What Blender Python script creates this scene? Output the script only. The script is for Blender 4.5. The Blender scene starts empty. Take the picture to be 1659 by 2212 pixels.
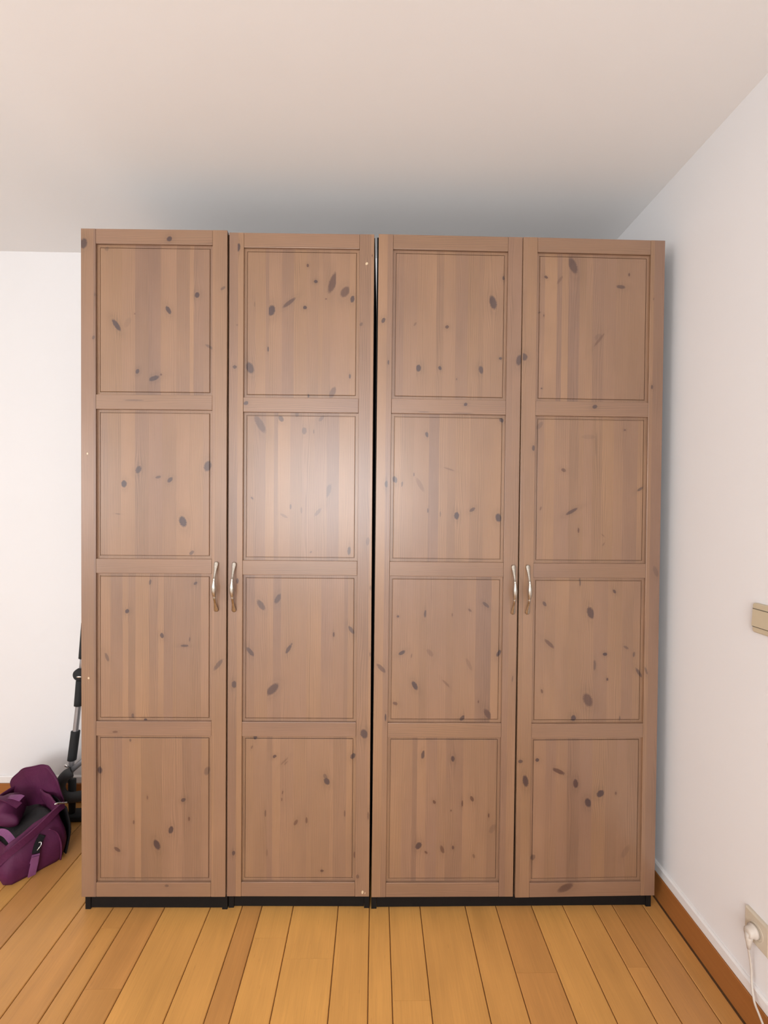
import bpy, bmesh, math, random
from mathutils import Vector, Matrix, noise as mnoise

scene = bpy.context.scene
COL = scene.collection

# ------------------------------------------------------------------ camera
cam_data = bpy.data.cameras.new('camera')
cam = bpy.data.objects.new('camera', cam_data)
COL.objects.link(cam)
cam_data.sensor_fit = 'HORIZONTAL'
cam_data.sensor_width = 36.0
cam_data.lens = 36.0 * 1009.16 / 1659.0
cam_data.clip_start = 0.01
RX, UX, FX = Vector((0.9998, -0.0182, 0.0092)), Vector((-0.0089, 0.0130, 0.9999)), Vector((0.0183, 0.9997, -0.0129))
m = Matrix((RX, UX, -FX)).transposed().to_4x4()
cam.matrix_world = Matrix.Translation((0.0, -1.6109, 1.4186)) @ m
scene.camera = cam

# ------------------------------------------------------------------ world, window light, exposure
world = bpy.data.worlds.new('world')
scene.world = world
world.use_nodes = True
wbg = world.node_tree.nodes['Background']
wbg.inputs[0].default_value = (0.80, 0.88, 1.0, 1)
wbg.inputs[1].default_value = 1.0

# the room (metres): x right, y away from the camera, z up
XL, XR, YB, YF, ZC = -3.10, 1.045, 0.62, -3.90, 2.593
# window opening in the wall behind the camera
WX0, WX1, WZ0, WZ1 = -1.55, 0.40, 0.95, 2.15
wl = bpy.data.lights.new('window_daylight', 'AREA')
wl.shape = 'RECTANGLE'
wl.size, wl.size_y = WX1 - WX0, WZ1 - WZ0
wl.energy = 110.0
wl.color = (0.97, 0.985, 1.0)
wlo = bpy.data.objects.new('window_daylight', wl)
COL.objects.link(wlo)
wlo.location = ((WX0 + WX1) / 2, YF - 0.13, (WZ0 + WZ1) / 2)
wlo.rotation_euler = (math.radians(90), 0, 0)       # shines along +y into the room

# second window, unseen and added in the left wall to brighten the right wall
SY0, SY1, SZ0, SZ1 = -3.45, -2.15, 0.95, 2.15
sl = bpy.data.lights.new('side_fill_light', 'AREA')
sl.shape = 'RECTANGLE'
sl.size, sl.size_y = SY1 - SY0, SZ1 - SZ0
sl.energy = 54.0
sl.color = (0.97, 0.985, 1.0)
slo = bpy.data.objects.new('side_fill_light', sl)
COL.objects.link(slo)
slo.location = (XL - 0.13, (SY0 + SY1) / 2, (SZ0 + SZ1) / 2)
slo.rotation_euler = (math.radians(90), 0, math.radians(-90))     # shines along +x into the room

vs = scene.view_settings
vs.view_transform = 'Standard'
vs.look = 'None'
vs.gamma = 1.0
vs.use_curve_mapping = False
vs.exposure = -0.12

# ------------------------------------------------------------------ node helpers
def new_mat(name):
    mt = bpy.data.materials.new(name)
    mt.use_nodes = True
    nt = mt.node_tree
    return mt, nt, nt.nodes['Principled BSDF']

def N(nt, typ, **kw):
    n = nt.nodes.new(typ)
    for k, v in kw.items():
        setattr(n, k, v)
    return n

def put(nt, sock, val):
    if isinstance(val, bpy.types.NodeSocket):
        nt.links.new(val, sock)
    elif isinstance(val, (tuple, list)) and len(val) == 3 and sock.type == 'RGBA':
        sock.default_value = (*val, 1)
    else:
        sock.default_value = val

def MA(nt, op, a, b=None, c=None, clamp=False):
    n = nt.nodes.new('ShaderNodeMath')
    n.operation = op
    n.use_clamp = clamp
    put(nt, n.inputs[0], a)
    if b is not None:
        put(nt, n.inputs[1], b)
    if c is not None:
        put(nt, n.inputs[2], c)
    return n.outputs[0]

def MIX(nt, f, a, b, mode='MIX'):
    n = nt.nodes.new('ShaderNodeMix')
    n.data_type = 'RGBA'
    n.blend_type = mode
    put(nt, n.inputs[0], f)
    put(nt, n.inputs[6], a)
    put(nt, n.inputs[7], b)
    return n.outputs[2]

def COMB(nt, x, y, z=0.0):
    n = nt.nodes.new('ShaderNodeCombineXYZ')
    put(nt, n.inputs[0], x); put(nt, n.inputs[1], y); put(nt, n.inputs[2], z)
    return n.outputs[0]

def NOISE(nt, vec, scale=1.0, detail=2.0, rough=0.5, dist=0.0):
    n = nt.nodes.new('ShaderNodeTexNoise')
    nt.links.new(vec, n.inputs['Vector'])
    n.inputs['Scale'].default_value = scale
    n.inputs['Detail'].default_value = detail
    n.inputs['Roughness'].default_value = rough
    n.inputs['Distortion'].default_value = dist
    return n.outputs['Fac']

def BUMP(nt, h, strength=0.2, dist=0.001):
    n = nt.nodes.new('ShaderNodeBump')
    n.inputs['Strength'].default_value = strength
    n.inputs['Distance'].default_value = dist
    nt.links.new(h, n.inputs['Height'])
    return n.outputs[0]

def plain(name, col, rough=0.5, metal=0.0, nscale=60.0, namp=0.06, bump=0.0, spec=0.5):
    """a colour with a little procedural mottling"""
    mt, nt, b = new_mat(name)
    tc = N(nt, 'ShaderNodeTexCoord')
    n = NOISE(nt, tc.outputs['Object'], nscale, 3)
    f = MA(nt, 'MULTIPLY_ADD', n, 2 * namp, 1.0 - namp)
    c = MIX(nt, 1.0, col, COMB(nt, f, f, f), 'MULTIPLY')
    nt.links.new(c, b.inputs['Base Color'])
    b.inputs['Roughness'].default_value = rough
    b.inputs['Metallic'].default_value = metal
    b.inputs['Specular IOR Level'].default_value = spec
    if bump:
        nt.links.new(BUMP(nt, n, bump, 0.002), b.inputs['Normal'])
    return mt

# ------------------------------------------------------------------ mesh helpers
def link_obj(name, mesh, mat=None, parent=None):
    o = bpy.data.objects.new(name, mesh)
    COL.objects.link(o)
    if mat is not None:
        if mesh.materials:
            mesh.materials[0] = mat
        else:
            mesh.materials.append(mat)
    if parent is not None:
        o.parent = parent
    return o

def bm_mesh(bm, name, smooth=False):
    bmesh.ops.recalc_face_normals(bm, faces=bm.faces[:])
    me = bpy.data.meshes.new(name)
    bm.to_mesh(me)
    bm.free()
    if smooth:
        for p in me.polygons:
            p.use_smooth = True
    return me

def add_box(bm, x0, x1, y0, y1, z0, z1, bev=0.0, seg=1):
    vs_ = [bm.verts.new((x, y, z)) for z in (z0, z1) for y in (y0, y1) for x in (x0, x1)]
    fs = [bm.faces.new([vs_[i] for i in q]) for q in
          ((0, 2, 3, 1), (4, 5, 7, 6), (0, 1, 5, 4), (2, 6, 7, 3), (0, 4, 6, 2), (1, 3, 7, 5))]
    if bev:
        ed = list({e for f in fs for e in f.edges})
        bmesh.ops.bevel(bm, geom=ed, offset=bev, segments=seg, profile=0.5, affect='EDGES')

def box_mesh(name, x0, x1, y0, y1, z0, z1, bev=0.0, seg=1):
    bm = bmesh.new()
    add_box(bm, x0, x1, y0, y1, z0, z1, bev, seg)
    return bm_mesh(bm, name)

def loft(bm, rings, cap=True):
    """rings: lists of points, all the same length, closed loops"""
    rv = [[bm.verts.new(p) for p in r] for r in rings]
    n = len(rv[0])
    for a, b in zip(rv, rv[1:]):
        for i in range(n):
            bm.faces.new((a[i], a[(i + 1) % n], b[(i + 1) % n], b[i]))
    if cap:
        bm.faces.new(rv[0][::-1])
        bm.faces.new(rv[-1])

def tube(bm, pts, rads, n=12, flat=1.0, up=None):
    """round tube along pts; flat squashes the section along the second axis"""
    pts = [Vector(p) for p in pts]
    if not isinstance(rads, (list, tuple)):
        rads = [rads] * len(pts)
    rings, ref = [], Vector(up) if up else Vector((0.13, 0.98, 0.17))
    for i, p in enumerate(pts):
        t = (pts[min(i + 1, len(pts) - 1)] - pts[max(i - 1, 0)]).normalized()
        a = ref - t * ref.dot(t)
        if a.length < 1e-4:
            a = Vector((1, 0, 0)) - t * t.x
        a.normalize()
        b = t.cross(a)
        rings.append([p + (a * math.cos(2 * math.pi * k / n) * flat + b * math.sin(2 * math.pi * k / n)) * rads[i] for k in range(n)])
    loft(bm, rings)

def smooth_path(pts, k=6):
    """Catmull-Rom through the points"""
    P = [Vector(p) for p in pts]
    P = [2 * P[0] - P[1]] + P + [2 * P[-1] - P[-2]]
    out = []
    for i in range(1, len(P) - 2):
        for j in range(k):
            t = j / k
            a, b, c, d = P[i - 1], P[i], P[i + 1], P[i + 2]
            out.append(0.5 * ((2 * b) + (c - a) * t + (2 * a - 5 * b + 4 * c - d) * t * t + (3 * b - a - 3 * c + d) * t ** 3))
    out.append(P[-2])
    return out

def struct(o):
    o['kind'] = 'structure'
    return o

def tag(o, label, cat, group=None):
    o['label'] = label
    o['category'] = cat
    if group:
        o['group'] = group
    return o

def empty(name, loc, rz=0.0):
    o = bpy.data.objects.new(name, None)
    COL.objects.link(o)
    o.location = loc
    o.rotation_euler = (0, 0, rz)
    o.empty_display_size = 0.1
    return o

# ------------------------------------------------------------------ room materials
def plaster(name, col, bump=0.10, scale=9.0):
    mt, nt, b = new_mat(name)
    tc = N(nt, 'ShaderNodeTexCoord')
    n1 = NOISE(nt, tc.outputs['Object'], scale, 5, 0.6)
    n2 = NOISE(nt, tc.outputs['Object'], 1.3, 2)
    f = MA(nt, 'MULTIPLY_ADD', n2, 0.05, 0.975)
    c = MIX(nt, 1.0, col, COMB(nt, f, f, f), 'MULTIPLY')
    nt.links.new(c, b.inputs['Base Color'])
    b.inputs['Roughness'].default_value = 0.85
    b.inputs['Specular IOR Level'].default_value = 0.2
    nt.links.new(BUMP(nt, n1, bump, 0.006), b.inputs['Normal'])
    return mt

M_WALL = plaster('wall_paint', (0.79, 0.77, 0.765))
M_WALL_BOUNCE = plaster('wall_paint_bounce', (0.90, 0.89, 0.88))  # unseen left and rear walls, made paler to bounce more light
M_CEIL = plaster('ceiling_paint', (0.88, 0.86, 0.845), 0.08, 6.0)
M_WHITE = plain('white_lacquer', (0.80, 0.77, 0.75), 0.4, namp=0.03)

def floor_wood():
    mt, nt, b = new_mat('floor_wood')
    tc = N(nt, 'ShaderNodeTexCoord')
    oi = N(nt, 'ShaderNodeObjectInfo')
    sp = N(nt, 'ShaderNodeSeparateXYZ'); nt.links.new(tc.outputs['Object'], sp.inputs[0])
    sc = N(nt, 'ShaderNodeSeparateColor'); nt.links.new(oi.outputs['Color'], sc.inputs[0])
    tone, hue, seed = sc.outputs[0], sc.outputs[1], sc.outputs[2]
    sz = MA(nt, 'MULTIPLY', seed, 61.0)
    g1 = NOISE(nt, COMB(nt, MA(nt, 'MULTIPLY', sp.outputs[0], 26.0), MA(nt, 'MULTIPLY', sp.outputs[1], 2.2), sz), 1.0, 4, 0.6, 0.4)
    g2 = NOISE(nt, COMB(nt, MA(nt, 'MULTIPLY', sp.outputs[0], 330.0), MA(nt, 'MULTIPLY', sp.outputs[1], 9.0), sz), 1.0, 2, 0.5)
    g3 = NOISE(nt, COMB(nt, MA(nt, 'MULTIPLY', sp.outputs[0], 7.0), MA(nt, 'MULTIPLY', sp.outputs[1], 3.4), MA(nt, 'ADD', sz, 9.0)), 1.0, 2, 0.5)
    fl = NOISE(nt, COMB(nt, MA(nt, 'MULTIPLY', sp.outputs[0], 170.0), MA(nt, 'MULTIPLY', sp.outputs[1], 26.0), sz), 1.0, 1, 0.5)
    fleck = MA(nt, 'MULTIPLY', MA(nt, 'SUBTRACT', fl, 0.70), 3.0, clamp=True)
    c0 = MIX(nt, hue, (0.62, 0.318, 0.086), (0.52, 0.235, 0.074))
    v = MA(nt, 'MULTIPLY_ADD', g1, 0.34, 0.83)
    v = MA(nt, 'MULTIPLY', v, MA(nt, 'MULTIPLY_ADD', g2, 0.20, 0.90))
    v = MA(nt, 'MULTIPLY', v, MA(nt, 'MULTIPLY_ADD', g3, 0.36, 0.82))
    v = MA(nt, 'MULTIPLY', v, MA(nt, 'MULTIPLY_ADD', tone, 0.55, 0.72))
    c = MIX(nt, 1.0, c0, COMB(nt, v, v, v), 'MULTIPLY')
    c = MIX(nt, MA(nt, 'MULTIPLY', fleck, 0.5), c, (0.22, 0.09, 0.03))
    nt.links.new(c, b.inputs['Base Color'])
    b.inputs['Roughness'].default_value = 0.36
    nt.links.new(MA(nt, 'MULTIPLY_ADD', g1, 0.14, 0.30), b.inputs['Roughness'])
    b.inputs['Specular IOR Level'].default_value = 0.45
    nt.links.new(BUMP(nt, g2, 0.05, 0.001), b.inputs['Normal'])
    return mt
M_FLOOR = floor_wood()
M_SUB = plain('sub_floor', (0.17, 0.075, 0.026), 0.8)

def skirting_wood():
    mt, nt, b = new_mat('skirting_wood')
    tc = N(nt, 'ShaderNodeTexCoord')
    mp = N(nt, 'ShaderNodeMapping'); nt.links.new(tc.outputs['Object'], mp.inputs[0])
    mp.inputs['Scale'].default_value = (4, 4, 90)
    n = NOISE(nt, mp.outputs[0], 1.0, 4, 0.6, 0.3)
    c = MIX(nt, n, (0.29, 0.100, 0.024), (0.38, 0.150, 0.040))
    nt.links.new(c, b.inputs['Base Color'])
    b.inputs['Roughness'].default_value = 0.4
    return mt
M_SKIRT = skirting_wood()

# ------------------------------------------------------------------ room shell
struct(link_obj('ceiling', box_mesh('ceiling', XL - .1, XR + .1, YF - .1, YB + .1, ZC, ZC + .1), M_CEIL))
struct(link_obj('wall_back', box_mesh('wall_back', XL - .1, XR + .1, YB, YB + .1, -.05, ZC), M_WALL))
struct(link_obj('wall_right', box_mesh('wall_right', XR, XR + .1, YF, YB, -.05, ZC), M_WALL))
bm = bmesh.new()
add_box(bm, XL - .1, XL, SY1, YB, -.05, ZC)
add_box(bm, XL - .1, XL, YF, SY0, -.05, ZC)
add_box(bm, XL - .1, XL, SY0, SY1, -.05, SZ0)
add_box(bm, XL - .1, XL, SY0, SY1, SZ1, ZC)
struct(link_obj('wall_left', bm_mesh(bm, 'wall_left'), M_WALL_BOUNCE))
added_win = struct(link_obj('added_side_window', box_mesh('added_side_window', XL - .09, XL - .03, SY0, SY1, SZ0, SZ0 + .05, .004), M_WHITE))  # frame of the added side opening that holds the fill light
link_obj('window_frame', box_mesh('window_frame', XL - .09, XL - .03, SY0, SY1, SZ1 - .05, SZ1, .004), M_WHITE, added_win)
for yy in (SY0, (SY0 + SY1) / 2 - .025, SY1 - .05):
    link_obj('window_frame', box_mesh('window_frame', XL - .09, XL - .03, yy, yy + .05, SZ0 + .05, SZ1 - .05, .004), M_WHITE, added_win)
bm = bmesh.new()
add_box(bm, XL - .1, WX0, YF - .1, YF, -.05, ZC)
add_box(bm, WX1, XR + .1, YF - .1, YF, -.05, ZC)
add_box(bm, WX0, WX1, YF - .1, YF, -.05, WZ0)
add_box(bm, WX0, WX1, YF - .1, YF, WZ1, ZC)
struct(link_obj('wall_rear', bm_mesh(bm, 'wall_rear'), M_WALL_BOUNCE))
win = struct(link_obj('window_1', box_mesh('window_1', WX0, WX1, YF - .09, YF - .03, WZ0, WZ0 + .05, .004), M_WHITE))
link_obj('window_frame', box_mesh('window_frame', WX0, WX1, YF - .09, YF - .03, WZ1 - .05, WZ1, .004), M_WHITE, win)
for xx in (WX0, (WX0 + WX1) / 2 - .03, WX1 - .05):
    link_obj('window_frame', box_mesh('window_frame', xx, xx + .05, YF - .09, YF - .03, WZ0 + .05, WZ1 - .05, .004), M_WHITE, win)

# floor: a dark sub floor that shows in the joints, with single planks on it
M_FLOOR_BOUNCE = plaster('pale_bounce_floor', (0.74, 0.70, 0.66), 0.3, 300.0)
YP = -1.80        # the boards end here, behind the camera; beyond, an unseen pale floor added to bounce neutral light
struct(link_obj('floor_bounce', box_mesh('floor_bounce', XL - .1, XR + .1, YF - .1, YP - .002, -.0055, .004), M_FLOOR_BOUNCE))
floor = struct(link_obj('floor', box_mesh('floor', XL - .1, XR + .1, YF - .1, YB + .1, -.05, -.006), M_SUB))
EDGES = [-1.2907, -1.1805, -1.0198, -0.908, -0.8396, -0.7287, -0.5685, -0.4579, -0.3884, -0.2777, -0.1188, -0.0089,
         0.0606, 0.1704, 0.3314, 0.4404, 0.5682, 0.6801, 0.7902, 0.8588, 0.9676, 1.0300]
PAT = [0.0690, 0.1105, 0.1600, 0.1105]
e, k = EDGES[0], 0
while e > XL:
    e -= PAT[k % 4]; k += 1
    EDGES.insert(0, max(e, XL))
# tone (0..1) and hue (0 yellow .. 1 red brown) of the planks seen in front of the wardrobes, from x = -1.2907 on
TONE = [(.34, .75), (.50, .45), (.40, .55), (.44, .55), (.40, .62), (.60, .12), (.66, .10), (.42, .62), (.68, .05), (.66, .05), (.60, .12),
        (.62, .10), (.58, .15), (.52, .22), (.52, .30), (.46, .60), (.56, .18), (.50, .32), (.40, .60), (.36, .75), (.42, .55)]
ENDS = {4: -0.25, 8: -0.092, 12: -0.29, 15: -0.214, 3: -0.052, 9: -0.163, 18: -0.20}
rnd = random.Random(4)
n_left = len(EDGES) - 22
for i in range(len(EDGES) - 1):
    x0, x1 = EDGES[i], EDGES[i + 1]
    if x1 - x0 < 0.01:
        continue
    j = i - n_left
    tone, hue = TONE[j] if 0 <= j < len(TONE) else (rnd.uniform(.35, .62), rnd.uniform(.1, .7))
    if j in ENDS:
        cuts = [YP, ENDS[j], YB]
    else:
        cuts = [YP, rnd.uniform(-1.5, -1.0), YB]
    for q in range(len(cuts) - 1):
        y0, y1 = cuts[q], cuts[q + 1]
        w, l = x1 - x0, y1 - y0
        bm = bmesh.new()
        g, bv = 0.0012, 0.0021
        ge, be = 0.00005, 0.0004
        top = [(g + bv, ge + be), (w - g - bv, ge + be), (w - g - bv, l - ge - be), (g + bv, l - ge - be)]
        mid = [(g, ge), (w - g, ge), (w - g, l - ge), (g, l - ge)]
        rings = [[(a, b_, -.006) for a, b_ in mid], [(a, b_, -bv) for a, b_ in mid], [(a, b_, 0) for a, b_ in top]]
        loft(bm, rings)
        o = link_obj('plank', bm_mesh(bm, 'plank'), M_FLOOR, floor)
        o.location = (x0, y0, 0)
        dt = 0 if q == len(cuts) - 2 else rnd.uniform(-.08, .10)
        o.color = (min(1, max(0, tone + dt)), min(1, max(0, hue + (0 if q == len(cuts) - 2 else rnd.uniform(-.2, .1)))), rnd.random(), 1)

# skirting: stained wood with a white strip on top, along the right and the back wall
def skirting(name, horizontal_y):
    def prof(h0, h1, t, ch):
        return [(0, h0), (t, h0), (t, h1 - ch), (t - ch, h1), (0, h1)]
    root = None
    for nm, mt, (h0, h1, t, ch) in (('wood', M_SKIRT, (0.003, .093, .0125, .002)), ('white_strip', M_WHITE, (.0945, .127, .0095, .005))):
        bm = bmesh.new()
        if horizontal_y:      # right wall, runs along y
            rings = [[(XR - a, y, z) for a, z in prof(h0, h1, t, ch)] for y in (YF, YB - .012)]
        else:                 # back wall, runs along x
            rings = [[(x, YB - a, z) for a, z in prof(h0, h1, t, ch)] for x in (XL, XR)]
        loft(bm, rings)
        me = bm_mesh(bm, nm)
        if root is None:
            root = struct(link_obj(name, me, mt))
        else:
            link_obj(nm, me, mt, root)
    return root
skirting('baseboard_right', True)
skirting('baseboard_back', False)
KNOTS = {
 '0P0': [(0.1162,1.966,0.0228,0.0079,125,1,0.0,-1.0,2.0),(0.2927,2.0188,0.0149,0.0071,120,1,0.0,-1.0,2.0),(0.3903,2.0709,0.0094,0.0079,80,1,0.0,-1.0,2.0),(0.1876,1.8095,0.0087,0.006,70,1,0.0,-1.0,2.0),(0.2435,1.7863,0.0181,0.0079,20,1,0.0,0.2269,0.3048),(0.268,1.7991,0.0039,0.0035,0,0.8,0.5,-1.0,2.0),(0.1783,2.0052,0.0031,0.0019,90,0.6,0.5,-1.0,2.0),(0.4321,1.8956,0.015,0.0047,150,0.45,0.0,-1.0,2.0),(0.0831,2.2245,0.0086,0.0071,90,0.35,0.0,-1.0,2.0),(0.1539,1.9751,0.0189,0.0094,60,0.15,0.0,-1.0,2.0)],
 '0P1': [(0.1913,1.4744,0.0134,0.0091,65,0.9,0.0,-1.0,2.0),(0.1417,1.4252,0.0118,0.0095,90,1,0.0,0.1329,2.0),(0.2586,1.4491,0.0095,0.0044,15,0.7,0.0,-1.0,2.0),(0.2989,1.4399,0.011,0.0066,45,0.9,0.0,-1.0,2.0),(0.4272,1.4881,0.0181,0.0118,75,0.85,0.0,-1.0,2.0),(0.3431,1.2972,0.0189,0.0118,110,1,0.0,-1.0,2.0),(0.1213,1.3219,0.0087,0.0016,-5,0.5,0.5,-1.0,2.0),(0.3731,1.1901,0.0103,0.0055,40,0.6,0.0,0.3652,2.0)],
 '0P2': [(0.1529,0.9875,0.0076,0.0066,60,1,0.0,-1.0,2.0),(0.272,0.9041,0.0095,0.0063,105,0.9,0.0,-1.0,2.0),(0.3498,0.8692,0.0134,0.004,0,0.8,0.0,-1.0,2.0),(0.0838,0.8282,0.0158,0.0055,110,0.55,0.0,-1.0,2.0),(0.2315,1.0881,0.0095,0.0039,80,0.7,0.0,-1.0,2.0),(0.3868,1.085,0.0071,0.0044,35,0.8,0.0,-1.0,2.0),(0.1721,0.6262,0.0087,0.0044,90,0.7,0.0,-1.0,2.0),(0.2152,0.609,0.0071,0.0063,90,1,0.0,-1.0,2.0),(0.3671,0.8914,0.0079,0.0022,85,0.6,0.0,-1.0,2.0)],
 '0P3': [(0.0588,0.436,0.0119,0.0087,90,1,0.0,-1.0,2.0),(0.4276,0.4344,0.0151,0.0095,75,0.5,0.0,-1.0,2.0),(0.3463,0.3336,0.0087,0.0063,30,0.9,0.0,-1.0,2.0),(0.3038,0.2288,0.0135,0.0082,75,1,0.0,-1.0,2.0),(0.2553,0.177,0.0182,0.0103,115,1,0.0,-1.0,2.0),(0.1188,0.1606,0.0127,0.006,145,0.8,0.25,-1.0,2.0),(0.1755,0.2559,0.0071,0.0032,90,0.7,0.5,-1.0,2.0),(0.3663,0.2678,0.0079,0.0035,90,0.7,0.5,-1.0,2.0),(0.2227,0.3417,0.0071,0.0024,90,0.6,0.5,-1.0,2.0),(0.1636,0.5409,0.0055,0.0032,90,0.7,0.0,-1.0,2.0)],
 '0R0': [(0.2987,2.2563,0.0094,0.0079,45,1,0.0,-1.0,2.0)],
 '0R1': [(0.1792,1.7093,0.0347,0.0025,0,0.4,0.0,-1.0,2.0)],
 '0R3': [(0.1154,0.5731,0.0095,0.0035,5,0.7,0.5,-1.0,2.0)],
 '0R4': [(0.2924,0.0391,0.0071,0.0044,0,0.6,0.0,-1.0,2.0)],
 '0SL': [(0.0094,2.2373,0.0173,0.0118,80,0.9,0.0,-1.0,2.0),(0.0424,1.9207,0.0071,0.0044,70,0.6,0.0,-1.0,2.0),(0.0471,2.0654,0.0063,0.0031,90,0.35,0.0,-1.0,2.0),(0.0216,1.5268,0.0035,0.0025,90,1,1.0,-1.0,2.0),(0.025,0.7583,0.0041,0.0032,90,1,1.0,-1.0,2.0)],
 '0SR': [(0.4806,2.0918,0.0094,0.0047,35,0.55,0.0,-1.0,2.0),(0.4681,0.8065,0.0237,0.0071,52,0.6,0.0,-1.0,2.0)],
 '1P0': [(0.143,2.0277,0.018,0.0125,75,1,0.0,0.1342,2.0),(0.2037,2.0551,0.0266,0.0066,38,0.75,0.15,-1.0,2.0),(0.2581,2.0391,0.0066,0.0063,0,1,0.0,-1.0,2.0),(0.2946,2.1285,0.0066,0.0056,0,1,0.0,-1.0,2.0),(0.2667,2.1828,0.0059,0.0041,90,0.9,0.3,-1.0,2.0),(0.3534,2.1259,0.0375,0.0125,70,0.8,0.25,-1.0,0.3638),(0.3954,2.0945,0.0203,0.0133,55,0.75,0.25,-1.0,0.4102),(0.4208,2.0697,0.0117,0.007,80,1,0.0,-1.0,2.0),(0.3302,2.0695,0.0034,0.0025,0,0.8,0.5,-1.0,2.0),(0.0701,1.8309,0.0204,0.0125,115,0.9,0.0,-1.0,2.0),(0.1326,1.8956,0.0086,0.0031,90,0.8,0.0,-1.0,0.1352),(0.4139,1.8054,0.0086,0.0031,90,0.9,0.0,-1.0,2.0),(0.355,1.75,0.0204,0.0094,65,0.6,0.2,-1.0,0.367),(0.2716,1.7374,0.0055,0.0031,90,0.9,0.0,-1.0,2.0),(0.0855,2.0484,0.0094,0.0016,90,0.4,0.5,-1.0,2.0)],
 '1P1': [(0.1062,1.638,0.033,0.0118,120,0.65,0.15,-1.0,2.0),(0.1779,1.658,0.0118,0.0079,125,0.75,0.0,-1.0,2.0),(0.3172,1.66,0.0126,0.0063,50,0.4,0.0,-1.0,2.0),(0.2582,1.6164,0.0118,0.0087,90,0.55,0.0,0.2506,2.0),(0.2907,1.6141,0.0079,0.0019,90,0.5,0.0,-1.0,2.0),(0.3409,1.4094,0.0253,0.0095,70,0.45,0.0,0.3362,2.0),(0.2124,1.3549,0.0095,0.0035,90,0.6,0.0,0.2099,2.0),(0.2497,1.3425,0.0111,0.0032,90,0.35,0.0,-1.0,2.0),(0.3067,1.3365,0.0174,0.0063,50,0.35,0.0,-1.0,2.0),(0.4158,1.204,0.0143,0.0063,85,0.75,0.0,-1.0,0.4209),(0.0797,1.3832,0.0055,0.0028,130,0.7,0.0,-1.0,2.0),(0.2838,1.1986,0.0048,0.0032,45,0.4,0.0,-1.0,2.0),(0.1898,1.3232,0.0142,0.0047,150,0.3,0.0,-1.0,2.0),(0.232,1.6735,0.0094,0.0063,90,0.4,0.0,-1.0,2.0)],
 '1P2': [(0.1124,1.0138,0.0207,0.0095,125,0.7,0.0,-1.0,2.0),(0.1708,1.0363,0.0191,0.0087,60,0.75,0.0,-1.0,0.1803),(0.2082,0.8614,0.0175,0.0061,60,0.85,0.0,-1.0,2.0),(0.2183,0.8783,0.0048,0.0032,60,0.6,0.0,-1.0,2.0),(0.0758,0.8514,0.0199,0.0072,130,0.8,0.0,-1.0,0.0891),(0.1535,0.7209,0.0264,0.0128,45,0.9,0.1,0.1347,2.0),(0.3643,0.9129,0.0088,0.0032,90,0.9,0.3,-1.0,2.0),(0.4252,0.929,0.0159,0.0064,125,0.8,0.0,-1.0,2.0)],
 '1P3': [(0.094,0.5529,0.008,0.0064,90,1,0.0,-1.0,2.0),(0.162,0.4866,0.0072,0.0051,35,1,0.15,-1.0,2.0),(0.1961,0.4699,0.0176,0.0029,45,0.4,0.5,-1.0,2.0),(0.2009,0.4635,0.0096,0.0022,45,0.4,0.5,-1.0,2.0),(0.3439,0.4,0.0129,0.0093,120,1,0.0,-1.0,2.0),(0.3381,0.4171,0.0096,0.0064,120,0.5,0.0,-1.0,2.0),(0.4338,0.4878,0.0104,0.008,60,1,0.0,-1.0,2.0),(0.083,0.5185,0.0064,0.0026,75,0.6,0.5,-1.0,2.0),(0.1903,0.3601,0.0064,0.0023,80,0.7,0.5,-1.0,2.0),(0.1876,0.3357,0.0064,0.0019,90,0.7,0.5,-1.0,2.0),(0.2371,0.2553,0.0113,0.0055,60,0.7,0.5,-1.0,2.0),(0.2744,0.2627,0.0113,0.0035,90,0.8,0.5,-1.0,2.0),(0.1312,0.2868,0.0129,0.0029,90,0.7,0.35,-1.0,0.1337),(0.4069,0.2868,0.0121,0.0026,90,0.7,0.35,-1.0,0.4098),(0.3291,0.0852,0.0061,0.0045,0,0.9,0.35,-1.0,2.0),(0.1373,0.1484,0.0129,0.0023,90,0.4,0.5,-1.0,2.0),(0.4422,0.14,0.0113,0.0036,90,0.8,0.5,-1.0,2.0)],
 '1R1': [(0.0594,1.7083,0.0086,0.0066,30,0.9,0.0,-1.0,2.0)],
 '1SL': [(0.0308,2.2374,0.014,0.007,80,1,0.0,0.0289,2.0),(0.0205,1.8314,0.0071,0.006,0,0.8,0.0,-1.0,2.0),(0.0278,1.9744,0.0023,0.0016,0,0.6,0.5,-1.0,2.0),(0.0234,0.7397,0.012,0.0088,90,0.9,0.0,-1.0,0.0297),(0.0324,1.0976,0.0095,0.0048,90,0.8,0.0,-1.0,2.0),(0.0232,0.1523,0.0081,0.0055,85,0.9,0.0,-1.0,2.0)],
 '1SR': [(0.4693,2.188,0.0053,0.0041,45,1,1.0,-1.0,2.0),(0.452,1.9814,0.007,0.0047,60,0.45,0.0,-1.0,2.0),(0.4879,2.2153,0.0047,0.0019,90,0.7,0.5,-1.0,2.0),(0.4799,1.2376,0.0143,0.0063,85,0.4,0.0,-1.0,2.0),(0.4724,0.5701,0.016,0.012,110,1,0.0,-1.0,2.0),(0.4907,1.0773,0.0095,0.0032,90,0.4,0.0,-1.0,2.0),(0.491,0.8463,0.0088,0.0029,90,0.4,0.0,-1.0,2.0),(0.471,0.0155,0.0062,0.0036,80,1,1.0,-1.0,2.0),(0.48,0.0123,0.0039,0.0013,80,1,1.0,-1.0,2.0),(0.489,0.2836,0.0145,0.0032,90,0.6,0.3,-1.0,2.0),(0.4539,0.0705,0.0073,0.0057,90,0.6,0.2,-1.0,2.0)],
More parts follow.
